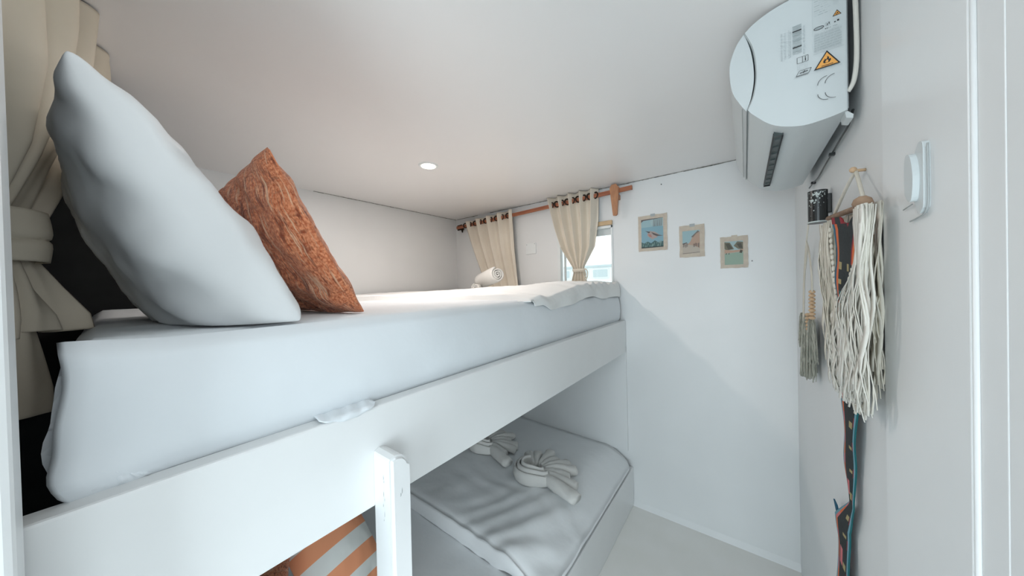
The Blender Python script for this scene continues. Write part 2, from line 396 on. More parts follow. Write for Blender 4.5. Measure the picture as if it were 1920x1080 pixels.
# wooden box frame line between mattress and rail is left as a real gap
# ------------------------------------------------------------------ mattresses
def softbox(bm, x0, x1, y0, y1, z0, z1, r, amp, seed, nx=60, ny=80, side=8, extra=None):
    """rounded slab: top sheet plus the skirts, one continuous grid wrapped over the edge"""
    def fn(u, v):
        # map unit square to slab: outer margin of the param wraps down the side
        def wrap(t, a, b):
            m = .12
            if t < m: k = t/m; return a, 1-k
            if t > 1-m: k = (t-(1-m))/m; return b, k
            return a+(b-a)*(t-m)/(1-2*m), 0
        x, dx = wrap(u, x0, x1); y, dy = wrap(v, y0, y1)
        d = max(dx, dy); z = z1-(z1-z0)*d
        # round the rim
        ex = min(x-x0, x1-x); ey = min(y-y0, y1-y); e = min(ex, ey)
        if e < r: z -= (r-math.sqrt(max(0, r*r-(r-e)**2)))*(1-d)*.6
        if d > 0:
            b = math.sin(PI*min(1, d))*r*.35
            if dx >= dy: x += (b if u > .5 else -b)
            if dy >= dx: y += (b if v > .5 else -b)
        n = fbm(x*4+seed, y*4, z*4)*amp
        p = Vector((x, y, z+n))
        if d > .05: p += Vector(((1 if u > .5 else -1)*(dx > 0)*n*.8, (1 if v > .5 else -1)*(dy > 0)*n*.8, 0))
        if extra: p = extra(p, u, v, d)
        return p
    grid(bm, nx, ny, fn); return bm
def mex(p, u, v, d):
    # near, aisle-side corner: sheet pinched up at the top, tucked bulge at the bottom
    cx = sm(-.80, -.645, p.x); cy = sm(.10, -.045, p.y)
    if d < .3: p.z += .010*cx*cy*(1-d)
    p.z -= .018*sm(-.9, -.645, p.x)*sm(1.6, 2.0, p.y)*(d < .5)
    if d > .02 and p.x > -.72:
        # straight fall of sheet, gentle vertical waves
        p.x += .003*math.sin(p.y*23+p.z*4)
    if d > .5 and cx > .2: p.y -= .012*cx*cy*math.sin(PI*min(1, (d-.5)*2)); p.x -= .02*cy*cx*math.sin(PI*(d))
    return p
um = thing('upper_mattress', 'thick upper bunk mattress in a fitted white sheet', 'mattress', (-1.42, 1.0, 1.06))
bm = bmesh.new(); softbox(bm, -2.19, -.690, -.036, 2.02, 1.20, 1.388, .03, .004, 3.1, 90, 110, extra=mex)
ms = obj('fitted_sheet', bm, M['sheet'], um, smooth=True)
obj('mattress_core', B(-2.16, -.70, -.01, 2.0, 1.062, 1.30, bev=.02), M['sheet'], um)
# hanging side of the sheet between the mattress edge and the rail, with crumpled lower end at the near corner
bm = bmesh.new()
def sk(u, v):
    ye = -.043-.011*math.exp(-((v-.76)/.12)**2)+.016*sm(.86, 1, v)+.004*math.sin(v*9)
    w_ = .05
    t = max(0, (u-w_)/(1-w_)); y = ye+(2.01-ye)*t; z = 1.386-.004*sm(0, .05, v)-v*.205
    e_ = sm(-.045, .06, y)
    x = -.662+.014*math.sin(PI*v)*e_-.012*sm(.75, 1, v)*e_+.0025*fbm(y*5, z*8, 2)-.020*(1-min(1, v/.07))**2
    x += (1-e_)*(.008*math.exp(-((v-.80)/.12)**2)+.003*math.sin(y*160+v*9)*v)
    z += .007*(1-e_)*(1-sm(0, .3, v))
    if u < w_:
        k = 1-u/w_; x -= .10*k; z -= .016*k*(1-sm(0, .3, v)); y += .010*math.sin(PI*min(1, k*1.2))-.010*(1-math.exp(-k*8))*0+.014*k*k
    if v > .86: y += (1-e_)*.006*math.sin(z*400+y*120)
    return Vector((x, y, z-.017*sm(1.6, 2.0, y)*(1-v)))
grid(bm, 130, 22, sk)
obj('sheet_side', bm, M['sheet'], um, smooth=True)
# crumpled tuck at the near bottom corner
bm = bmesh.new()
def crump(u, v):
    a = u*2*PI; y = -.030+v*.060; r = .016*(math.sin(PI*(.12+.76*v)))**.5
    n = .0045*fbm(a*1.2, v*7, 5)
    return Vector((-.664+(r+n)*.55*math.cos(a), y+.006*math.sin(a*2+v*5), 1.216+v*-.002+(r*1.2+n)*math.sin(a)))
grid(bm, 28, 26, crump, closed_u=True)
obj('sheet_tuck', bm, M['sheet'], um, smooth=True)
# flap of protector lying over the rail top
bm = bmesh.new()
def flap(u, v):
    y = .232+u*.110; k = math.sin(PI*u)**.6 if 0 < u < 1 else 0
    L = v*(.030+.018*k); w_ = .030*(.4+.6*k)
    if L < .036: x = -.664+L; z = 1.2035+.004*(1-L/.036)
    else: x = -.6255; z = 1.2035-(L-.036)
    return Vector((x+.001*math.sin(u*17), y, z+.0012*math.sin(u*23+v*3)+.0015))
grid(bm, 30, 14, flap)
solid(obj('protector_flap', bm, M['sheet'], um, smooth=True), .002)

lm = thing('lower_mattress', 'lower bunk mattress with grey-white sheet, in shadow beside the post', 'mattress', (-1.4, .9, .10))
bm = bmesh.new(); softbox(bm, -2.18, -.64, -.02, 2.02, .11, .268, .03, .006, 9.4, 70, 90)
obj('fitted_sheet', bm, M['low_sheet'], lm, smooth=True)

qt = thing('lower_topper', 'soft white topper with rounded corners covering the far half of the lower bunk', 'mattress topper', (-1.35, 1.5, .268))
bm = bmesh.new()
def topper(u, v):
    # superellipse outline so that the corners are round
    def ww(t):
        m = .07
        if t < m: return 0, 1-t/m
        if t > 1-m: return 1, (t-1+m)/m
        return (t-m)/(1-2*m), 0
    a, da = ww(u); b, db = ww(v); d = max(da, db)
    x = -2.17+a*(1.575); y = .955+b*1.075
    # round near corner and far corner at the aisle side
    for (cx, cy, sgn) in ((-.595, .955, 1), (-.595, 2.03, -1)):
        R_ = .10; qx = x-(cx-R_); qy = (cy+sgn*R_-y)*sgn
        if qx > 0 and qy > 0:
            l = math.hypot(qx, qy); m_ = max(qx, qy)
            if l > 0: x = cx-R_+qx*m_/l; y = cy+sgn*(R_-qy*m_/l)
    z = .362-d*(.092-.074*(u > .5)*sm(-.85, -.60, x))-.072*sm(-.82, -.60, x)**1.5
    e = min(x+2.17, -.595-x, y-.955, 2.03-y)
    if e < .04 and d == 0: z -= .018*(1-e/.04)**2
    if d > 0:
        bb = .010*math.sin(PI*d)
        if da >= db and u > .5: x += bb*.3
        if db >= da: y += (bb if v > .5 else -bb)
    z += .005*fbm(x*4, y*4, 1)*(1-d)
    # long wrinkles fanning from the aisle-side near corner
    wr = math.exp(-((x+.80)/.28)**2-((y-1.12)/.28)**2)
    z += .0055*wr*math.sin((x*.9-y*.45)*60+3*fbm(x*3, y*3, 7))
    z += .003*math.sin((y+.2*x)*45+4*fbm(x*2, y*3, 4))*math.exp(-((x+1.0)/.5)**2-((y-1.25)/.25)**2)
    z += .012*sm(1.9, 2.03, y)*sm(-1.0, -1.6, x)
    return Vector((x, y, z))
grid(bm, 120, 110, topper)
obj('topper_cover', bm, M['low_sheet'], qt, smooth=True)

# blanket, folded over the far part of the upper bunk
bm = bmesh.new()
def blank(u, v):
    # v from the near edge to the far wall, u from left wall to aisle edge and over it
    y = .72+.26*sm(0, 1, u)**1.0+v*(1.31-.26*sm(0, 1, u)); 
    over = max(0, (u-.86)/.14)
    x = -2.17+min(1, u/.86)*1.50
    th = .012+.042*sm(.10, .55, v)*sm(.1, .9, u)+.016*sm(.0, .4, v)
    top = 1.390+th+.006*fbm(x*5, y*5, 2)
    top += .010*math.exp(-((v-.06)/.05)**2)*(.6+.4*math.sin(x*7))        # rolled near hem
    top += .010*math.exp(-((y-(1.18+.12*math.sin(x*3)))/.035)**2)*sm(.3, .8, u)
    top += .007*math.sin((y*1.2+x*.5)*52+4*fbm(x*3, y*3, 3))*sm(.55, .84, u)*sm(.3, .6, v)*(1-min(1, over*1.5))
    drop = .014+.052*math.exp(-((y-1.24)/.20)**2)+.075*sm(1.15, 1.75, y)+.006*math.sin(y*19)
    z = top - over**1.3*drop - .012*sm(.78, .86, u)
    if over: x += .020*math.sin(min(1, over*1.3)*PI/2)+.004*math.sin(y*30)*over
    if v < .02: z = 1.388
    if v == 0: z = 1.386
    return Vector((x, y, z))
grid(bm, 130, 130, blank)
bl = obj('blanket', bm, M['blanket'], loc=(-1.4, 1.4, 1.39), smooth=True); solid(bl, .004, -1)
tag(bl, 'crumpled white blanket folded over the far end of the upper bunk', 'blanket')

# rolled towels
def roll(name, label, c, ax, R_, L, mt=M['towel'], turns=3.2):
    t = thing(name, label, 'towel', (c[0], c[1], c[2]-R_), 'rolled towels on the upper bunk')
    ax = Vector(ax).normalized(); a = ax.cross(Vector((0, 0, 1))).normalized(); b = a.cross(ax)
    cv = Vector(c); bm = bmesh.new()
    n = int(turns*26)
    def f(u, v):
        k = u*turns*2*PI; r = R_*(.14+.86*u)+.001*math.sin(k*3)
        s = (v-.5)*L*(1+.012*math.sin(k*1.7))
        bul = 1-.10*abs(2*v-1)**6
        return cv+ax*s+(a*math.cos(k)+b*math.sin(k))*r*bul*(1+.02*fbm(k*.3, v*3))
    grid(bm, n, 16, f)
    o = obj('towel_roll', bm, mt, t, smooth=True); solid(o, R_*.17, -1)
    return t
roll('rolled_towel', 'fat rolled white towel lying on top at the far end of the upper bunk', (-1.52, 1.72, 1.505), (1, -.42, .18), .062, .30)
roll('rolled_towel', 'smaller rolled white towel peeking out under the fat rolled towel', (-1.60, 1.68, 1.438), (.75, -1, 0), .034, .26)

# fanned towels on the lower topper
def fan_towel(name, label, c, rot, s=1.0, seed=0):
    t = thing(name, label, 'towel', (c[0], c[1], c[2]), 'fan folded towels on the lower bunk')
    Rm = Matrix.Rotation(rot, 4, 'Z'); T = Matrix.Translation(Vector(c)) @ Rm @ Matrix.Scale(s, 4)
    # fan: separate finger-like folds radiating from the band
    nf = 9
    for k in range(nf):
        th = math.radians(-28+k*148/(nf-1)) + .05*math.sin(k*3.1+seed)
        Lk_ = .155+.02*math.sin(k*2.3+seed)
        if k == 0: Lk_ = .20
        bm = bmesh.new()
        def f(u, v):
            a = u*2*PI; r = .035+(Lk_-.035)*v
            wv = (.010+.013*v)*(1.25 if k == 0 else 1); h = .022+.010*math.sin(PI*min(1, v*1.2))*(1+.3*math.sin(k*5+seed))
            if v > .97: wv *= .9; h *= .8
            lx = r; ly = wv*math.copysign(abs(math.cos(a))**.7, math.cos(a)); lz = .024*(1-.35*v)+h*.75*math.sin(a)
            bend = .05*math.sin(v*2.4+k)*v*.35
            tt = th+bend
            p = Vector((lx*math.cos(tt)-ly*math.sin(tt), lx*math.sin(tt)+ly*math.cos(tt), max(.001, lz)+.003*fbm(v*6, k, a*.5)))
            return T @ p
        grid(bm, 16, 14, f, closed_u=True)
        bmesh.ops.holes_fill(bm, edges=[e for e in bm.edges if e.is_boundary])
        obj('fold', bm, M['towel'], t, smooth=True)
    # wrapped band hugging the gathered end
    for j, (rr, hh, zz) in enumerate(((.062, .050, .0), (.050, .058, .004), (.036, .062, .008))):
        bm = bmesh.new()
        def f(u, v):
            a = math.radians(110)+u*math.radians(235)
            r = rr*(1+.25*sm(.75, 1, u)); z = zz+v*hh
            bulge = .006*math.sin(PI*v)
            x = (r+bulge)*math.cos(a)*1.15-.012; y = (r+bulge)*math.sin(a)
            return T @ Vector((x, y, max(.001, z-.012*sm(.7, 1, u)*v)))
        grid(bm, 36, 8, f)
        o = obj('band', bm, M['towel'], t, smooth=True); solid(o, .010, -1)
    return t
fan_towel('folded_towel', 'cream towel fan folded into finger shapes, nearest the middle of the lower bunk', (-.955, 1.43, .363), math.radians(16), 1.42, 0)
fan_towel('folded_towel', 'cream fan folded towel half hidden by the upper rail, further left on the lower bunk', (-1.40, 1.50, .365), math.radians(8), 1.34, 2)

# ------------------------------------------------------------------ pillows
def cushion(name, B0, width, lean, height, tf, tb, zmin, m, seed, label, cat, ear=.05, p=.42, wr=.006, n=56, yawz=0, low=0):
    bm = bmesh.new(); B0 = Vector(B0)
    up = Vector((0, -math.sin(lean), math.cos(lean))); nf = Vector((0, math.cos(lean), math.sin(lean))); ax = Vector((-1, 0, 0))
    if yawz:
        Rz = Matrix.Rotation(yawz, 3, 'Z'); up = Rz @ up; nf = Rz @ nf; ax = Rz @ ax
    def mk(sgn):
        def f(u, v):
            # concentrate vertices near the rim
            a = .5-.5*math.cos(PI*u); b = .5-.5*math.cos(PI*v)
            sa = math.sin(PI*a); sb = math.sin(PI*b)
            aa = .5+(a-.5)*(1-ear*sb); bb = .5+(b-.5)*(1-ear*sa)
            T = (4*a*(1-a))**p*(4*b*(1-b))**p if 0 < a < 1 and 0 < b < 1 else 0
            w_ = wr*fbm(a*4+seed, b*4, sgn)*min(1, T*1.6) + wr*.8*math.sin((a*1.3-b)*22+3*fbm(a*2, b*2, seed))*T*(1-T)*1.4
            q = B0+ax*(aa*width)+up*(bb*height)+nf*(sgn*T*(tf if sgn > 0 else tb*(1+low*(1-b)**1.5))+w_)
            if q.z < zmin: q.z = zmin+(q.z-zmin)*.02
            return q
        return f
    grid(bm, n, n, mk(1)); grid(bm, n, n, mk(-1))
    bmesh.ops.remove_doubles(bm, verts=bm.verts, dist=.0004)
    return bm
lean = math.atan2(.244, .367)
pl = thing('bed_pillow', 'large white pillow leaning at the head of the upper bunk', 'pillow', (-1.0, .15, 1.39))
bm = cushion('', (-.685, .222, 1.392), .66, lean, .445, .078, .088, 1.391, M['pillow'], 2.2, '', '', ear=.04, p=.33, wr=.011, low=1.1)
obj('pillowcase', bm, M['pillow'], pl, smooth=True)
rc = thing('throw_cushion', 'rust orange chenille cushion leaning beside the white pillow on the upper bunk', 'cushion', (-.95, .32, 1.39))
bm = cushion('', (-.755, .383, 1.393), .40, math.atan2(.18, .337), .390, .034, .085, 1.391, M['rust'], 5.7, '', '', ear=.045, p=.40, wr=.012)
obj('cushion_cover', bm, M['rust'], rc, smooth=True)
# seam welt with its small open zip near the top corner
up = Vector((0, -math.sin(math.atan2(.18, .337)), math.cos(math.atan2(.18, .337))))
bm = bmesh.new(); tube(bm, [Vector((-.757-.010*math.sin(PI*k/20), .383, 1.394))+up*(.385*k/20) for k in range(21)], .0022, 6)
obj('seam_welt', bm, M['rust'], rc, smooth=True)

sc = thing('throw_cushion', 'orange and white striped cushion lying on the lower bunk', 'cushion', (-1.45, .45, .27))
bm = cushion('', (-1.155, .41, .275), .27, math.radians(44), .40, .13, .06, .272, M['stripes'], 8.1, '', '', ear=.02, p=.45, wr=.006, yawz=math.radians(-78))
obj('cushion_cover', bm, M['stripes'], sc, smooth=True)
rc2 = thing('throw_cushion', 'rust orange chenille cushion in front of the striped cushion on the lower bunk', 'cushion', (-1.25, .20, .27))
bm = cushion('', (-1.52, .08, .315), .40, math.radians(60), .41, .05, .04, .272, M['rust'], 3.3, '', '', ear=.06, p=.42, wr=.004, yawz=math.radians(160))
obj('cushion_cover', bm, M['rust'], rc2, smooth=True)

# ------------------------------------------------------------------ big tied-back curtain at the head of the bed
bc = thing('tied_curtain', 'sand coloured curtain gathered with a tie band at the head of the upper bunk', 'curtain', (-1.0, -.13, 1.23))
def pleat(bm, rows, npl, nu=150, nv=40, seed=0, ampk=1.0):
    """rows: (t, z, centre(x,y), half vector(x,y), pleat amplitude) interpolated down the cloth"""
    def f(u, v):
        z, cx, cy, hx, hy, am = lerp(v, rows)
        s = 2*u-1; ph = s*npl*PI+seed+.8*math.sin(s*3+v*2)
        l = math.hypot(hx, hy) or 1; nx, ny = -hy/l, hx/l
        d = am*ampk*(math.sin(ph)+.25*math.sin(2.3*ph+1+v*3))
        k = .35*am*math.cos(ph)
        return Vector((cx+hx*s+nx*d+hx/l*k, cy+hy*s+ny*d+hy/l*k, z+.004*math.sin(ph*.5)*v))
    return grid(bm, nu, nv, f)
bm = bmesh.new()
pleat(bm, [(0, (2.085, -1.08, -.050, -.36, .050, .034)), (.30, (1.95, -1.08, -.056, -.32, .046, .036)), (.55, (1.82, -1.06, -.068, -.25, .030, .034)),
           (.80, (1.70, -1.03, -.090, -.14, .016, .026)), (1, (1.575, -1.01, -.118, -.05, .022, .020))], 3.6, 190, 60, 1.4)
o = obj('upper_cloth', bm, M['bigcurtain'], bc, smooth=True); solid(o, .003)
def band(bm, cx, cy, rx, ry, z0, z1, n=44, tilt=0):
    def f(u, v):
        a = 2*PI*u
        r = 1+.07*math.sin(PI*v)+.02*math.sin(3*a)
        fold = -.006*math.exp(-((v-.35-.1*math.sin(a))/.06)**2)
        z = z0+(z1-z0)*v+tilt*math.cos(a)
        return Vector((cx+(rx*r+fold)*math.cos(a), cy+(ry*r+fold)*math.sin(a), z))
    grid(bm, n, 18, f, closed_u=True)
bm = bmesh.new(); band(bm, -1.005, -.124, .055, .056, 1.512, 1.598)
o = obj('tie_band', bm, M['bigcurtain'], bc, smooth=True); solid(o, .008, 1); 
bm = bmesh.new()
pleat(bm, [(0, (1.53, -1.0, -.118, -.045, .022, .016)), (.4, (1.47, -1.0, -.105, -.07, .032, .020)), (.8, (1.415, -1.0, -.092, -.09, .045, .022)), (1, (1.385, -1.0, -.088, -.10, .046, .020))], 3.2, 120, 36, 2)
o = obj('lower_cloth', bm, M['bigcurtain'], bc, smooth=True); solid(o, .003)
bm = bmesh.new()
pleat(bm, [(0, (1.50, -.985, -.125, -.04, .012, .012)), (.4, (1.40, -.985, -.115, -.055, .026, .018)), (.8, (1.28, -.985, -.108, -.06, .030, .018)), (1, (1.235, -.985, -.106, -.055, .030, .014))], 2.1, 90, 36, .5)
o = obj('tail_cloth', bm, M['bigcurtain'], bc, smooth=True); solid(o, .003)

# ------------------------------------------------------------------ curtain rod and small curtains
YR = 2.0
ro = thing('curtain_rod', 'red-brown wooden curtain rod high on the far wall', 'curtain rod', (-1.36, YR, 2.01))
bm = bmesh.new()
prism(bm, [(-2.15, 1.985), (-.556, 2.029), (-.556, 2.055), (-2.15, 2.010)], 'y', YR-.007, YR+.007)
obj('rod', bm, M['wood'], ro)
bm = bmesh.new()
prism(bm, [(-.690, 2.058), (-.678, 2.078), (-.650, 2.080), (-.632, 2.056), (-.640, 1.975), (-.645, 1.885), (-.655, 1.878), (-.672, 1.880), (-.680, 1.960)], 'y', YR-.024, YR-.008)
box(bm, -.678, -.645, YR+.007, YW, 1.99, 2.02)
obj('bracket', bm, M['lightwood'], ro)
bm = bmesh.new()
prism(bm, [(-2.155, 1.975), (-2.155, 2.022), (-2.10, 2.026), (-2.085, 1.985), (-2.095, 1.95), (-2.105, 1.975)], 'y', YR+.009, YR+.020)
box(bm, -2.14, -2.11, YR+.02, YW, 1.98, 2.01)
x = obj('bracket', bm, M['bronze'], ro); x['label'] = 'dark left end bracket'

def rod_z(x): return 1.998+(x+2.15)*.0276
def small_curtain(name, label, left, right, npl, nu, amp, seed, thin=.0015):
    """left/right: lists of (t, x, z) edge points down the cloth"""
    t = thing(name, label, 'curtain', ((left[0][1]+right[0][1])/2, YR, left[-1][2]))
    bm = bmesh.new()
    def f(u, v):
        xl, zl, al = lerp(v, [(p[0], (p[1], p[2], p[3])) for p in left]); xr, zr, _ = lerp(v, [(p[0], (p[1], p[2], p[3])) for p in right])
        ph = u*npl*2*PI+seed+.4*math.sin(v*4)
        a = amp*al
        x = xl+(xr-xl)*u+.25*a*math.cos(ph)*(1-.3*v); z = zl+(zr-zl)*u
        return Vector((x, YR-.002-a*math.sin(ph)*(1+.2*math.sin(2*ph)), z))
    grid(bm, nu, 50, f)
    o = obj('cloth', bm, M['curtain'], t, smooth=True); solid(o, thin)
    # metal grommets: a ring pair wherever the cloth crosses the rod
    k = 0
    for i in range(int(npl*2)+1):
        u = (i*PI-seed)/(npl*2*PI)
        if not .03 < u < .98: continue
        xl, xr = left[0][1], right[0][1]; xx = xl+(xr-xl)*u; zz = rod_z(xx)+.004
        bm = bmesh.new()
        tilt = math.radians(66 if i % 2 else -40)
        Mx = Matrix.Translation((xx, YR, zz)) @ Matrix.Rotation(tilt, 4, 'Z') @ Matrix.Rotation(PI/2, 4, 'Y')
        Rg, rr = .0195, .0050
        def g(uu, vv):
            A = 2*PI*uu; Bq = 2*PI*vv
            return Mx @ Vector(((Rg+rr*math.cos(Bq))*math.cos(A), (Rg+rr*math.cos(Bq))*math.sin(A), rr*1.1*math.sin(Bq)))
        grid(bm, 20, 8, g, closed_u=True)
        gr = obj('grommet', bm, M['bronze'], t, smooth=True); k += 1
    return t
small_curtain('window_curtain', 'beige grommet curtain hanging at the left end of the wooden rod',
    [(0, -2.06, 2.035, 1), (.45, -1.965, 1.80, .9), (1, -1.80, 1.41, .7)], [(0, -1.49, 2.062, 1), (.5, -1.478, 1.75, .9), (1, -1.445, 1.42, .7)], 4.6, 150, .020, -1.2)
rcn = small_curtain('window_curtain', 'beige grommet curtain tied in the middle over the bright window',
    [(0, -1.165, 2.085, 1), (.3, -1.105, 1.86, 1), (.55, -1.055, 1.70, .8), (.8, -.972, 1.56, .3), (.86, -.966, 1.53, .28), (1, -.990, 1.44, .5)],
    [(0, -.778, 2.087, 1), (.3, -.786, 1.88, 1), (.55, -.812, 1.70, .8), (.8, -.888, 1.56, .3), (.86, -.884, 1.53, .28), (1, -.866, 1.44, .5)], 4.6, 150, .022, .6)
bm = bmesh.new()
tube(bm, catmull([(-.884, YR-.012, 1.545), (-.870, YR-.014, 1.548), (-.858, YR-.012, 1.525), (-.862, YR-.012, 1.490), (-.874, YR-.014, 1.475)], 6), .0035, 6)
tube(bm, catmull([(-.884, YR-.016, 1.530), (-.874, YR-.018, 1.530), (-.868, YR-.016, 1.510), (-.876, YR-.016, 1.490)], 6), .003, 6)
obj('tie_loop', bm, M['curtain'], rcn, smooth=True)
bm = bmesh.new(); band(bm, -.927, YR-.002, .046, .020, 1.530, 1.552)
o = obj('tie_band', bm, M['curtain'], rcn, smooth=True)

# small blank socket plate between the curtains
sk_ = thing('socket_plate', 'small white blank socket plate between the two small curtains', 'socket', (-1.356, YW, 1.735))
obj('plate', B(-1.402, -1.308, YW-.007, YW-.0005, 1.692, 1.780, bev=.003), M['plastic'], sk_)
for (x, z) in ((-1.392, 1.768), (-1.318, 1.770)):
    bm = bmesh.new(); bmesh.ops.create_cone(bm, cap_ends=True, segments=12, radius1=.003, radius2=.003, depth=.002, matrix=Matrix.Translation((x, YW-.0075, z)) @ Matrix.Rotation(PI/2, 4, 'X')); obj('screw', bm, M['plastic_seam'], sk_)
# nail in the wall
for (x, z, lab) in ((-.398, 2.038, 'tiny dark nail in the far wall above the bird print'), (.03, 1.545, 'tiny dark nail in the far wall beside the lake print')):
    bm = bmesh.new(); bmesh.ops.create_cone(bm, cap_ends=True, segments=10, radius1=.0028, radius2=.0022, depth=.008, matrix=Matrix.Translation((x, YW-.004, z)) @ Matrix.Rotation(PI/2, 4, 'X'))
    tag(obj('nail', bm, M['black'], loc=(x, YW-.004, z)), lab, 'nail')

# ------------------------------------------------------------------ three prints on the far wall
def poly(bm, pts, y, mi, T):
    vs = [bm.verts.new(T @ Vector((p[0], y, p[1]))) for p in pts]
    bm.faces.new(vs).material_index = mi
def picture(label, quad, inner, layers, mats, seed):
    (x0, z0), (x1, z1) = quad; cx = (x0+x1)/2
    t = thing('wall_print', label, 'picture', (cx, YW, z0), 'small prints in a row on the far wall')
    bm = bmesh.new(); rnd = random.Random(seed)
    # torn-edged card
    pts = []
    N = 9
    for k in range(N): pts.append((x0+(x1-x0)*k/N, z0+rnd.uniform(-.0015, .0015)))
    for k in range(N): pts.append((x1+rnd.uniform(-.0015, .0015), z0+(z1-z0)*k/N))
    for k in range(N): pts.append((x1-(x1-x0)*k/N, z1+rnd.uniform(-.0015, .0015)))
    for k in range(N): pts.append((x0+rnd.uniform(-.0015, .0015), z1-(z1-z0)*k/N))
    T = Matrix.Translation((0, 0, 0))
    prism(bm, pts, 'y', YW-.0035, YW-.0008)
    obj('card', bm, M['card'], t)
    (a0, b0), (a1, b1) = inner
    bm = bmesh.new()
    for i, (mi, pp) in enumerate(layers):
        poly(bm, [(a0+(a1-a0)*p[0], b0+(b1-b0)*p[1]) for p in pp], YW-.0040-.00012*i, mi, T)
    o = bmesh.new()
    me = bpy.data.meshes.new('print'); off = world_of(t)
    bmesh.ops.translate(bm, verts=bm.verts, vec=-off); bm.to_mesh(me); bm.free(); o.free()
    for m_ in mats: me.materials.append(M[m_])
    link('print', me, t)
    bm = bmesh.new(); box(bm, cx-.010, cx+.016, YW-.0046, YW-.0036, z1-.010, z1+.006)
    obj('tape', bm, M['tape'] if seed != 3 else M['card'], t)
full = [(0, 0), (1, 0), (1, 1), (0, 1)]
def strip(a, b, x0=0, x1=1): return [(x0, a), (x1, a), (x1, b), (x0, b)]
r1 = random.Random(4)
L1 = [(0, full), (1, strip(.72, 1)), (2, [(.45, .78), (1, .7), (1, 1), (.4, 1)])]
for k in range(7): L1.append((3, [(.55+.06*k, .72), (.575+.06*k, .72), (.59+.06*k, .97), (.575+.06*k, .98)]))
L1 += [(3, [(0, .90), (.10, .96), (1, .99), (1, 1), (0, 1)]),
       (4, [(.28, .42), (.50, .28), (.72, .34), (.80, .44), (.62, .54), (.40, .58), (.30, .52)]),
       (5, [(.18, .60), (.36, .50), (.42, .55), (.26, .58)]), (6, [(.30, .48), (.44, .46), (.50, .36), (.38, .38)]),
       (5, [(.46, .54), (.80, .42), (1, .38), (.72, .38), (.56, .44)]),
       (7, [(0, 0), (1, 0), (1, .20), (.8, .15), (.62, .24), (.45, .15), (.3, .22), (.12, .16), (0, .22)])]
for k in range(22):
    x = r1.random()*.95; z = r1.random()*.15; L1.append((8, [(x, z), (x+.03, z), (x+.045, z+.07), (x+.02, z+.08)]))
L1 += [(9, strip(.0, .022))]
picture('cream mounted print of a bird over reeds, leftmost of the three prints', ((-.536, 1.640), (-.370, 1.862)), ((-.518, 1.660), (-.392, 1.838)), L1,
        ['p_sky', 'p_sky2', 'p_cloud', 'p_birdd', 'p_bird', 'p_birdd', 'p_pink', 'p_grnd', 'p_grndl', 'black'], 1)
L2 = [(0, full), (1, strip(0, .45)), (2, [(.30, .40), (.45, .52), (.6, .75), (.85, .95), (1, .92), (1, .2), (.8, .30), (.6, .35)]), (3, [(.5, .72), (.9, .98), (.98, .92), (.8, .85), (.62, .70)]),
      (4, [(.0, .46), (.25, .50), (.28, .46), (0, .42)])]
for k in range(9):
    x = .03+k*.06+.3*(k > 4); z = .33+.02*math.sin(k*2); L2.append((4, [(x, z-.04), (x+.02, z-.05), (x+.045, z+.10), (x+.01, z+.10)]))
L2 += [(3, [(.90, .25), (.95, .25), (.96, .45), (.9, .42)]), (4, [(0, .0), (1, .04), (1, .05), (0, .015)])]
picture('cream mounted print of a steep rust coloured rock, middle of the three prints', ((-.306, 1.585), (-.180, 1.770)), ((-.290, 1.606), (-.203, 1.738)), L2,
        ['p_sky2', 'p_sand', 'p_rock', 'p_rockd', 'p_fig'], 2)
L3 = [(0, full), (1, strip(.62, 1)), (2, [(0, .98), (.30, .95), (.52, .66), (.1, .62), (0, .7)]), (3, [(.06, .9), (.25, .92), (.45, .68), (.2, .66)]), (2, [(.5, .80), (.7, .98), (1, .94), (1, .62), (.74, .66)]), (3, [(.66, .88), (.9, .9), (.98, .68), (.8, .70)]),
      (4, [(0, .50), (1, .56), (1, .64), (.5, .60), (0, .66)]), (5, [(0, .0), (1, .0), (1, .53), (.5, .50), (0, .48)]), (3, [(.8, .5), (.93, .47), (.98, .58), (.86, .62)]), (3, [(.05, .46), (.12, .44), (.12, .52)]), (3, [(.2, .46), (.27, .44), (.26, .52)])]
picture('cream mounted print of hills over a green lake, rightmost of the three prints', ((-.108, 1.512), (.014, 1.682)), ((-.088, 1.530), (-.007, 1.656)), L3,
        ['p_sand', 'p_cloud', 'p_hill', 'p_hilld', 'p_shore', 'p_water'], 3)

# ------------------------------------------------------------------ air conditioner
AY0, AY1 = .960, 1.610
ac = thing('air_conditioner', 'white wall mounted air conditioner seen from its labelled end, high on the right', 'air conditioner', (.1, 1.28, 1.79))
def smooth_prof(P, n=6):
    return [(q.x, q.y) for q in catmull([(a, b, 0) for a, b in P], n)]
bot = smooth_prof([(.179, 1.805), (.145, 1.797), (.104, 1.795), (.058, 1.812), (.022, 1.848), (.010, 1.866)])
seam_ = smooth_prof([(.010, 1.866), (.021, 1.895), (.027, 1.944), (.022, 2.005), (.006, 2.052)])
top = smooth_prof([(.006, 2.052), (.024, 2.066), (.050, 2.078), (.085, 2.086), (.130, 2.088), (.179, 2.088)])
bm = prism(bmesh.new(), bot+seam_[1:]+top[1:], 'y', AY0, AY1)
bmesh.ops.bevel(bm, geom=[e for e in bm.edges if abs(e.verts[0].co.y-AY0) < 1e-6 and abs(e.verts[1].co.y-AY0) < 1e-6], offset=.0025, segments=2, affect='EDGES')
obj('body', bm, M['ac_white'], ac)
outer = smooth_prof([(.006, 2.054), (-.011, 2.030), (-.024, 1.985), (-.020, 1.925), (-.004, 1.885), (.008, 1.864)])
seam2 = smooth_prof([(.008, 1.864), (.018, 1.895), (.024, 1.944), (.019, 2.003), (.006, 2.054)])
bm = prism(bmesh.new(), outer+seam2[1:-1], 'y', AY0+.004, AY1-.002)
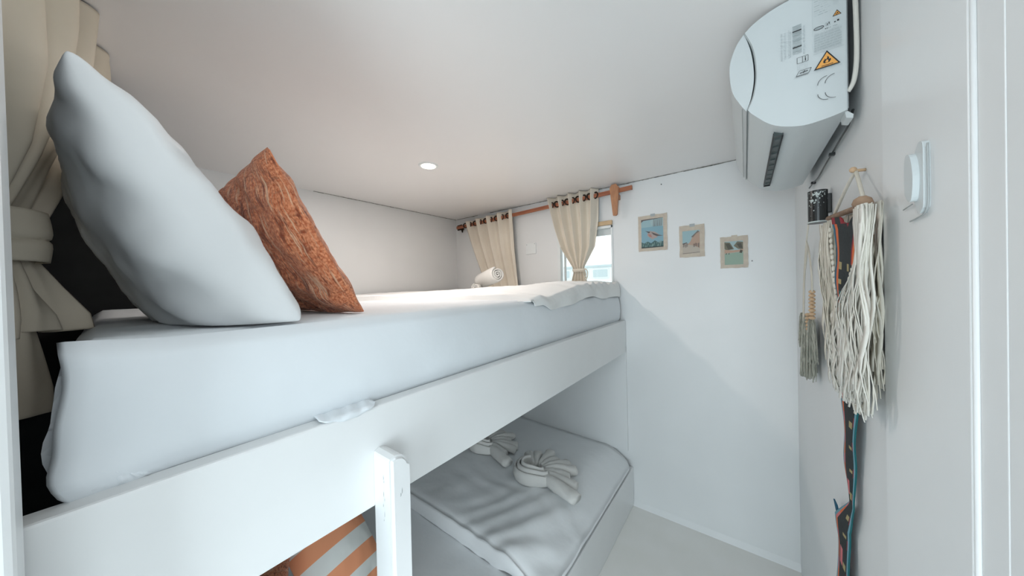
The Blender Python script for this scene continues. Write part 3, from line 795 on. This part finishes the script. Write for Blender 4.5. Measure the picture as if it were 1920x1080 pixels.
obj('front_panel', bm, M['ac_white'], ac)
# joint strip between panel and body
bm = bmesh.new(); tube(bm, [(p[0]+.001, AY0+.001, p[1]) for p in seam_], .0016, 6)
tube(bm, [(.0085, AY0, 1.8625), (.0085, AY1, 1.8625)], .0012, 6); tube(bm, [(.0, AY0+.004, 1.872), (.0, AY1, 1.872)], .0008, 6)
obj('panel_joint', bm, M['plastic_seam'], ac)
# louvre slot underneath
sl = obj('louvre', B(.061, .077, 1.00, 1.50, 1.7985, 1.812), M['slot'], ac)
for k in range(9):
    y = 1.02+k*.055; bm = prism(bmesh.new(), [(y, 1.7955), (y+.012, 1.7955), (y+.004, 1.800), (y-.006, 1.800)], 'x', .063, .075); obj('blade', bm, M['slot'], sl)

bm = bmesh.new(); box(bm, .0595, .061, .998, 1.502, 1.795, 1.806); box(bm, .077, .0785, .998, 1.502, 1.795, 1.804); box(bm, .0595, .0785, 1.500, 1.504, 1.795, 1.806)
obj('slot_frame', bm, M['black'], sl)
# back plate, bracket tube and corner flap between unit and wall
obj('back_plate', B(.179, .184, AY0+.02, AY1, 1.815, 2.085), M['plastic_seam'], ac)
bm = bmesh.new(); tube(bm, catmull([(.191, AY0+.005, 2.089), (.193, AY0+.004, 1.99), (.193, AY0+.004, 1.91), (.189, AY0+.006, 1.865), (.181, AY0+.01, 1.846)], 8), .0042, 10)
o = obj('mount_hook', bm, M['macrame2'], ac, smooth=True)
bm = prism(bmesh.new(), [(.176, 1.806), (.180, 1.806), (.189, 1.796), (.188, 1.788), (.178, 1.792)], 'y', AY0+.01, AY0+.05)
obj('corner_flap', bm, M['plastic_grey'], ac)
# labels on the end: flat print on the casing
bm = bmesh.new(); cnt = [0]
lm_ = ['label', 'grey_ink', 'faint_ink', 'black', 'orange_ink']
Yp = AY0-.0004
def D_(pts, mi):
    cnt[0] += 1
    f = bm.faces.new([bm.verts.new(Vector((p[0], Yp-.000012*cnt[0], p[1]))) for p in pts]); f.material_index = mi
def Rr(x0, x1, z0, z1, mi): D_([(x0, z0), (x1, z0), (x1, z1), (x0, z1)], mi)
def line(x0, z0, x1, z1, w_, mi):
    d = Vector((x1-x0, z1-z0)).normalized(); n_ = Vector((-d.y, d.x))*w_/2
    D_([(x0+n_.x, z0+n_.y), (x1+n_.x, z1+n_.y), (x1-n_.x, z1-n_.y), (x0-n_.x, z0-n_.y)], mi)
def arc(cx, cz, r, a0, a1, w_, mi, n=10, ry=None):
    ry = ry or r
    P = [(cx+r*math.cos(math.radians(a0+(a1-a0)*k/n)), cz+ry*math.sin(math.radians(a0+(a1-a0)*k/n))) for k in range(n+1)]
    for a, b in zip(P, P[1:]): line(a[0], a[1], b[0], b[1], w_, mi)
Rr(.1265, .1745, 1.950, 2.083, 0)
line(.1265, 2.083, .1265, 1.985, .0005, 2)
rt = random.Random(11)
for k in range(11):                       # upper text block of the rating label
    z = 2.078-k*.0052; x = .1295; xe = .155 if k % 3 else .150
    while x < xe:
        L_ = rt.uniform(.003, .009); Rr(x, min(x+L_, xe), z, z+.0012, 1 if rt.random() > .5 else 2); x += L_+.0015
for i in range(5):
    for j in range(6): Rr(.159+i*.0017, .160+i*.0017, 2.036+j*.0022, 2.0370+j*.0022, 2)
# small warning triangle, oval mark, manual boxes
def tri(cx, cz, s, w_):
    P = [(cx-s, cz-s*.80), (cx+s, cz-s*.80), (cx, cz+s*.92)]
    D_([(cx+(p[0]-cx)*1.0, cz+(p[1]-cz)*1.0) for p in P], 3)
    k = 1-w_/s*2.2; gx, gz = cx, cz-s*.225
    D_([(gx+(p[0]-gx)*k, gz+(p[1]-gz)*k) for p in P], 4)
def flame(cx, cz, s):
    P = [(-.28, -.30), (.22, -.32), (.42, -.05), (.34, .25), (.20, .10), (.22, .40), (.05, .62), (.02, .34), (-.12, .16), (-.16, .36), (-.36, .06), (-.40, -.15)]
    D_([(cx+p[0]*s, cz+p[1]*s) for p in P], 3)
    D_([(cx+p[0]*s, cz+p[1]*s) for p in [(-.15, -.25), (.12, -.26), (.16, -.05), (.02, .16), (-.16, -.05)]], 4)
tri(.1645, 2.0165, .0068, .0009); flame(.1645, 2.0145, .006)
arc(.1365, 1.9975, .0078, 0, 360, .0012, 3, 16, .0030); Rr(.131, .142, 1.9968, 1.9985, 1)
Rr(.147, .154, 1.996, 1.9965, 1); Rr(.147, .154, 2.003, 2.0035, 1); line(.147, 1.996, .147, 2.0035, .0005, 1); line(.154, 1.996, .154, 2.0035, .0005, 1)
Rr(.149, .1502, 1.997, 2.001, 3); Rr(.1518, .153, 1.9985, 2.0028, 3)
Rr(.160, .1625, 1.9975, 1.9995, 3); Rr(.1645, .1675, 1.998, 2.0015, 3); Rr(.159, .169, 2.004, 2.0045, 2)
for x in (.146, .1485, .151, .1535, .158, .1605, .163): Rr(x, x+.0016, 1.990, 1.9916, 3 if x < .149 else 1)
for k in range(15):                       # lower paragraph
    z = 1.985-k*.0028; x = .1290
    while x < .170:
        L_ = rt.uniform(.003, .010); Rr(x, min(x+L_, .171), z, z+.0009, 1 if k % 2 else 2); x += L_+.0011
line(.127, 1.9425, .174, 1.9425, .0005, 1)
# barcode, printed sideways, with columns of small type at its left
z = 1.958
while z < 2.019:
    h = rt.choice([.0006, .0009, .0015, .0024]); Rr(.0935, .1085, z, z+h, 1 if h < .002 else 3 if rt.random() > .55 else 1); z += h+rt.choice([.0007, .001, .0016])
for x, w_ in ((.1115, .0025), (.0865, .0016), (.0895, .0008), (.0795, .0022), (.0735, .0022)):
    z = 1.954
    while z < 2.012:
        L_ = rt.uniform(.002, .008); Rr(x, x+w_, z, z+L_, 2 if w_ > .001 else 1); z += L_+.0015
# big triangle
tri(.1480, 1.9235, .0205, .0016); flame(.1480, 1.9205, .0150); Rr(.1395, .1575, 1.9105, 1.9119, 3)
for k in range(9): Rr(.131+k*.0045, .1343+k*.0045, 1.9035, 1.9045, 2)
# manual pictograms
for (a, b, c, d) in ((.1005, 1.934, .1185, 1.934), (.1005, 1.947, .1185, 1.947), (.1005, 1.934, .1005, 1.947), (.1185, 1.934, .1185, 1.947), (.1095, 1.934, .1095, 1.947)): line(a, b, c, d, .0007, 3)
Rr(.1133, .1150, 1.936, 1.942, 3); Rr(.1133, .1150, 1.9432, 1.945, 3)
for (a, b, c, d) in ((.1015, 1.920, .1165, 1.920), (.1015, 1.931, .1015, 1.920), (.1165, 1.931, .1165, 1.920), (.1045, 1.929, .1045, 1.922), (.1135, 1.929, .1135, 1.922), (.1045, 1.929, .1135, 1.929)): line(a, b, c, d, .0006, 2)
for (a, b, c, d) in ((.0985, 1.9065, .1190, 1.9065), (.1040, 1.9165, .1235, 1.9165), (.0985, 1.9065, .1040, 1.9165), (.1190, 1.9065, .1235, 1.9165), (.0975, 1.905, .1185, 1.905)): line(a, b, c, d, .0008, 3)
line(.1045, 1.9110, .1180, 1.9125, .0016, 3); line(.1105, 1.909, .1125, 1.9150, .0010, 3)
# moulded double arcs
for dx in (0, .0115):
    arc(.1490+dx, 1.8720, .0160, 95, 180, .0009, 3); arc(.1490+dx, 1.8525, .0160, 180, 270, .0009, 3)
me = bpy.data.meshes.new('label_print'); off = world_of(ac); bmesh.ops.translate(bm, verts=bm.verts, vec=-off); bm.to_mesh(me); bm.free()
for n_ in lm_: me.materials.append(M[n_])
lo = link('label_print', me, ac); lo['label'] = 'printed labels with orange flame warning triangles'

# cable down to the black tube
bm = bmesh.new(); tube(bm, catmull([(.193, .995, 1.815), (.194, 1.04, 1.798), (.193, 1.10, 1.793), (.195, 1.209, 1.790), (.193, 1.30, 1.781), (.195, 1.418, 1.777), (.194, 1.50, 1.780), (.192, 1.567, 1.778)], 8), .0022, 6)
cb = obj('cable', bm, M['blackshiny'], loc=(.19, 1.3, 1.78), smooth=True); tag(cb, 'thin dark cable running along the wall below the air conditioner', 'cable')
for y in (1.21, 1.50): bm = bmesh.new(); box(bm, .188, .200, y-.006, y+.006, 1.776+(.006 if y < 1.3 else 0), 1.784+(.006 if y < 1.3 else 0), bev=.001); obj('cable_clip', bm, M['blackshiny'], cb)

# black tube holder
ct = thing('black_tube', 'short black cylinder with flaking surface on the right wall under the air conditioner', 'cylinder', (.172, 1.262, 1.615))
cx, cy, z0, z1, rr = .172, 1.262, 1.608, 1.702, .0215
bm = bmesh.new(); 
grid(bm, 28, 8, lambda u, v: Vector((cx+rr*math.cos(2*PI*u), cy+rr*math.sin(2*PI*u), z0+(z1-z0)*v)), closed_u=True)
bmesh.ops.holes_fill(bm, edges=[e for e in bm.edges if e.is_boundary])
obj('body', bm, M['blackshiny'], ct, smooth=False)
bm = bmesh.new()
grid(bm, 28, 3, lambda u, v: Vector((cx+(rr+.0012)*math.cos(2*PI*u), cy+(rr+.0012)*math.sin(2*PI*u), z0+.001+.004*v)), closed_u=True)
solid(obj('rim', bm, M['flake'], ct), .001)
bm = bmesh.new(); rf = random.Random(5)
for k in range(60):
    a = rf.gauss(-1.75, .55); z = z1-.004-abs(rf.gauss(0, .022)); s = rf.uniform(.0005, .0022)*(1.6 if k % 7 == 0 else 1)
    p = Vector((cx+(rr+.0004)*math.cos(a), cy+(rr+.0004)*math.sin(a), z)); t_ = Vector((-math.sin(a), math.cos(a), 0))
    vs = [bm.verts.new(p+t_*s*math.cos(q+k)*rf.uniform(.6, 1.2)+Vector((0, 0, s*math.sin(q+k)*1.4))) for q in (0, 1.2, 2.5, 3.9, 5.1)]
    bm.faces.new(vs)
fo = obj('flake', bm, M['flake'], ct); fo['label'] = 'pale flaked spots'; fo['kind'] = 'stuff'
obj('wall_clip', B(.188, .1995, cy-.010, cy+.012, 1.635, 1.69, bev=.002), M['blackshiny'], ct)

# ------------------------------------------------------------------ beaded tassel hanging
th = thing('tassel_hanging', 'beaded hanging with grey-green yarn tassels left of the cream macrame', 'wall hanging', (.17, 1.5, 1.10))
bm = bmesh.new(); bmesh.ops.create_uvsphere(bm, u_segments=12, v_segments=8, radius=.009, matrix=Matrix.Translation((.188, 1.50, 1.685)))
tube(bm, [(.20, 1.50, 1.685), (.186, 1.50, 1.685)], .004, 8)
obj('hook', bm, M['bead'], th, smooth=True)
bm = bmesh.new(); tube(bm, catmull([(.184, 1.50, 1.682), (.180, 1.505, 1.63), (.176, 1.512, 1.58)], 5), .0022, 6)
obj('cord', bm, M['macrame'], th, smooth=True)
bm = bmesh.new()   # long loop of cord strands
for k in range(7):
    o_ = k*.0035
    tube(bm, catmull([(.176, 1.512, 1.580), (.178+o_*.1, 1.56-o_*.9, 1.54), (.180, 1.62-o_, 1.46), (.178, 1.63-o_, 1.36), (.172, 1.59-o_, 1.285)], 6), .0022, 5)
for k in range(3):
    o_ = k*.003
    tube(bm, catmull([(.176, 1.512, 1.580), (.172, 1.43+o_, 1.54), (.168, 1.35+o_, 1.46), (.168, 1.345+o_, 1.405)], 6), .0022, 5)
obj('cord_loop', bm, M['macrame'], th, smooth=True)
def bead(y, z, x=.168, r=.0085):
    bm = bmesh.new(); bmesh.ops.create_uvsphere(bm, u_segments=12, v_segments=8, radius=r, matrix=Matrix.Translation((x, y, z)) @ Matrix.Scale(.72, 4, (0, 0, 1)))
    obj('bead', bm, M['bead'], th, smooth=True)
for k in range(8): bead(1.352+.001*k, 1.404-k*.0118)
for k in range(5): bead(1.455-.004*k, 1.322-k*.0118, .170)
for k in range(3): bead(1.53, 1.285-k*.0118, .172)
def tassel(c, top, botz, r, n, seed, mt):
    bm = bmesh.new(); rd = random.Random(seed)
    for i in range(n):
        a = rd.uniform(0, 2*PI); q = math.sqrt(rd.random())*r; e = rd.uniform(0, .028)
        x0, y0 = c[0]+.25*q*math.cos(a), c[1]+.5*q*math.sin(a)*1.6
        x1, y1 = min(.196, c[0]+.6*q*math.cos(a)), c[1]+q*math.sin(a)*2.2
        pts = []
        for j in range(9):
            t = j/8; w_ = .0022*math.sin(t*26+i)
            pts.append((x0+(x1-x0)*t**.5+w_*.6, y0+(y1-y0)*t**.5+w_*1.6, top+(botz+e-top)*t))
        tube(bm, pts, .0016, 4)
    o = obj('tassel', bm, mt, th, smooth=True); o['kind'] = 'stuff'
tassel((.174, 1.50), 1.31, 1.095, .034, 130, 1, M['tassel'])
tassel((.172, 1.40), 1.315, 1.165, .022, 60, 2, M['tassel'])
tassel((.178, 1.66), 1.31, 1.175, .022, 60, 3, M['tassel'])

# ------------------------------------------------------------------ woven sash
sh = thing('woven_sash', 'black woven sash with orange and blue stripes hanging behind the cream macrame', 'sash', (.185, 1.0, .60))
SP = [  # t, y left, y right, x, z left, z right
 (0, (1.005, .812, .160, 1.585, 1.560)), (.05, (.975, .802, .160, 1.555, 1.535)), (.12, (.975, .810, .160, 1.500, 1.480)), (.20, (.975, .840, .161, 1.440, 1.430)), (.27, (.975, .900, .163, 1.39, 1.385)),
 (.30, (.966, .935, .170, 1.365, 1.362)), (.38, (1.02, .95, .184, 1.30, 1.30)), (.50, (1.088, .960, .186, 1.18, 1.18)), (.58, (1.086, .972, .187, 1.09, 1.10)),
 (.68, (1.075, .995, .188, .995, 1.0)), (.75, (1.050, 1.000, .189, .92, .925)), (.82, (1.175, 1.045, .187, .815, .84)), (.88, (1.16, 1.04, .187, .76, .78)), (1.0, (1.215, 1.070, .188, .48, .50))]
def sash(u, v):
    yl, yr, x, zl, zr = lerp(v, SP)
    n_ = .004*math.sin(v*40)*(u-.5)
    notch = -.022*math.exp(-((u-.72)/.13)**2)*(1-sm(0, .03, v)) if v < .03 else 0
    return Vector((x+n_-.003*math.sin(PI*u), yl+(yr-yl)*u, zl+(zr-zl)*u+notch))
SM = ['s_black', 's_orange', 's_blue', 's_sky', 's_red', 's_tan', 's_teal', 's_pink']
def smi(u, v):
    if v < .03: return 4 if (u < .2 or .45 < u < .8) else 0
    if u < .05: return 3 if v < .10 or v > .8 else 2
    if u < .16: return 2 if v < .45 else 3
    if u < .27: return 1 if (v < .4 or int(v*60) % 3) else 7
    if u > .95: return 6
    if u > .90: return 3 if v > .4 else 1
    if u > .84: return 4 if v < .12 or int(v*50) % 3 == 0 else 0
    if .14 < v < .165 or .18 < v < .20: return 5 if (.30 < u < .45 or .70 < u < .80) and int(v*240) % 2 else 0
    if .225 < v < .24 or .255 < v < .27: return 6
    if v > .4 and .66 < u < .82 and int(v*90) % 5 == 0: return 5
    if v > .6 and int(v*40) % 7 == 0 and .4 < u < .6: return 7
    return 0
bm = bmesh.new(); grid(bm, 29, 140, sash, mi=smi)
o = obj('sash_band', bm, [M[k] for k in SM], sh, smooth=True); solid(o, .0022)
tg = prism(bmesh.new(), [(1.205, .835), (1.17, .838), (1.10, .800), (1.15, .805)], 'x', .186, .189)
x = obj('sash_tab', tg, M['s_blue'], sh); x['label'] = 'blue folded tab sticking out to the left'

# ------------------------------------------------------------------ macrame
mc = thing('macrame_hanging', 'cream macrame wall hanging with long ragged fringe over the dark sash', 'wall hanging', (.18, .98, 1.15))
bm = bmesh.new(); tube(bm, catmull([(.178, 1.16, 1.605), (.176, 1.0, 1.592), (.172, .86, 1.580), (.160, .775, 1.574)], 6), [.006]*13+[.007]*3+[.011, .013, .010], 10)
x = obj('branch_rod', bm, M['branch'], mc, smooth=True)
bm = bmesh.new(); 
tube(bm, catmull([(.186, .945, 1.668), (.182, .99, 1.65), (.178, 1.10, 1.602)], 6), .0032, 6)
tube(bm, catmull([(.186, .945, 1.668), (.182, .90, 1.63), (.176, .84, 1.582)], 6), .0032, 6)
obj('hanging_cord', bm, M['macrame'], mc, smooth=True)
bm = bmesh.new(); tube(bm, [(.20, .945, 1.668), (.182, .945, 1.670)], .003, 8); bmesh.ops.create_uvsphere(bm, u_segments=10, v_segments=6, radius=.006, matrix=Matrix.Translation((.182, .945, 1.672)))
obj('nail', bm, M['bead'], mc, smooth=True)
def fringe(y0s, botf, n, seed, x0, mt, spread=1.0, flatw=.0042, topz=1.59, converge=None):
    bm = bmesh.new(); rd = random.Random(seed)
    for i in range(n):
        ys = rd.uniform(*y0s); e = rd.random(); zb = botf(ys)+rd.uniform(-.025, .03)
        xx = x0+rd.uniform(-.006, .006); ph = rd.uniform(0, 6); am = rd.uniform(.002, .006)
        dy = rd.uniform(-.018, .018)*spread; wd = flatw*rd.uniform(.6, 1.4)
        L_, R_ = [], []
        m_ = 14
        zt = topz-(1.16-ys)*.04+rd.uniform(-.004, .004)
        for j in range(m_+1):
            t = j/m_; z = zt+(zb-zt)*t
            y = ys+dy*t+am*math.sin(t*9+ph)*t
            if converge: y = converge(y, z, t)
            x_ = xx+am*.6*math.sin(t*13+ph)-.004*math.sin(PI*t)
            tw = math.sin(t*7+ph)*.6
            w_ = wd*(1-.35*t*(t > .8))
            L_.append(bm.verts.new((min(.198, x_-.5*w_*math.sin(tw)), y-w_*math.cos(tw), z)))
            R_.append(bm.verts.new((min(.1985, x_+.5*w_*math.sin(tw)), y+w_*math.cos(tw), z)))
        for j in range(m_): bm.faces.new((L_[j], R_[j], R_[j+1], L_[j+1]))
    o = obj('fringe', bm, mt, mc, smooth=True); o['kind'] = 'stuff'; solid(o, .0012); return o
bz = lambda y: 1.19+.05*sm(.96, .80, y)+.03*sm(1.08, 1.17, y)
fringe((.800, 1.165), lambda y: bz(y)+.02, 120, 1, .186, M['macrame'], flatw=.006)
# front panels to either side of the opening where the sash shows
def convL(y, z, t):
    g = sm(1.50, 1.34, z); return y-g*(y-.99)*.30-.035*sm(1.46, 1.37, z)*sm(1.06, 1.0, y)
def convR(y, z, t):
    g = sm(1.56, 1.36, z); return y+g*(.93-y)*.45*(1-sm(1.36, 1.15, z)*.5)
fringe((1.035, 1.165), lambda y: bz(y)+.04, 60, 2, .170, M['macrame'], converge=convL, flatw=.0055)
fringe((.742, .786), lambda y: 1.22, 56, 3, .160, M['macrame2'], flatw=.005, spread=.4, topz=1.582, converge=lambda y, z, t: y+sm(1.50, 1.37, z)*(.125*max(0, (y-.742)/.044))+sm(1.36, 1.22, z)*.01)
fringe((.93, 1.06), lambda y: 1.205, 80, 4, .170, M['macrame2'], topz=1.372, spread=1.6, flatw=.0055)
fringe((.83, .93), lambda y: 1.215, 50, 5, .168, M['macrame'], topz=1.40, spread=1.2, flatw=.0055)
# knotted V border following the opening
bm = bmesh.new(); 
for (a, b) in (((1.03, 1.56), (.965, 1.365)), ((.802, 1.50), (.955, 1.362))):
    for k in range(16):
        t = k/15; y = a[0]+(b[0]-a[0])*t; z = a[1]+(b[1]-a[1])*t
        bmesh.ops.create_uvsphere(bm, u_segments=8, v_segments=6, radius=.0065, matrix=Matrix.Translation((.160, y, z)) @ Matrix.Scale(.5, 4, (1, 0, 0)))
o = obj('knot', bm, M['macrame'], mc, smooth=True); o['kind'] = 'stuff'

# ------------------------------------------------------------------ white latch on the door casing
DY = -.024
lt = thing('door_latch', 'white rounded plastic door latch on the casing at the right', 'door latch', (.186, .69, 1.57))
def shift(P, dy): return [(y+dy, z) for y, z in P]
P = [(.655, 1.612), (.655, 1.545), (.660, 1.534), (.668, 1.530), (.680, 1.545), (.690, 1.568), (.688, 1.592), (.678, 1.612), (.668, 1.622), (.658, 1.620)]
Q = catmull([(a+DY, b, 0) for a, b in P+[P[0]]], 5)[:-1]
bm = prism(bmesh.new(), [(q.x, q.y) for q in Q], 'x', .182, .188)
obj('base_plate', bm, M['ac_white'], lt)
P = [(.690, 1.560), (.690, 1.600), (.684, 1.612), (.672, 1.606), (.664, 1.580), (.668, 1.552), (.678, 1.548)]
Q = catmull([(a+DY, b, 0) for a, b in P+[P[0]]], 5)[:-1]
bm = prism(bmesh.new(), [(q.x, q.y) for q in Q], 'x', .176, .182)
obj('lever', bm, M['ac_white'], lt)
bm = bmesh.new(); tube(bm, catmull([(0.1840, 0.6245, 1.615), (0.1840, 0.6235, 1.570), (0.1840, 0.6245, 1.540), (0.1840, 0.6330, 1.529), (0.1850, 0.6610, 1.526), (0.1855, 0.6830, 1.525)], 6), .0011, 6)
tube(bm, [(0.1855, 0.7060, 1.545), (0.1840, 0.6710, 1.547)], .0008, 6)
obj('wire', bm, M['plastic_seam'], lt, smooth=True)
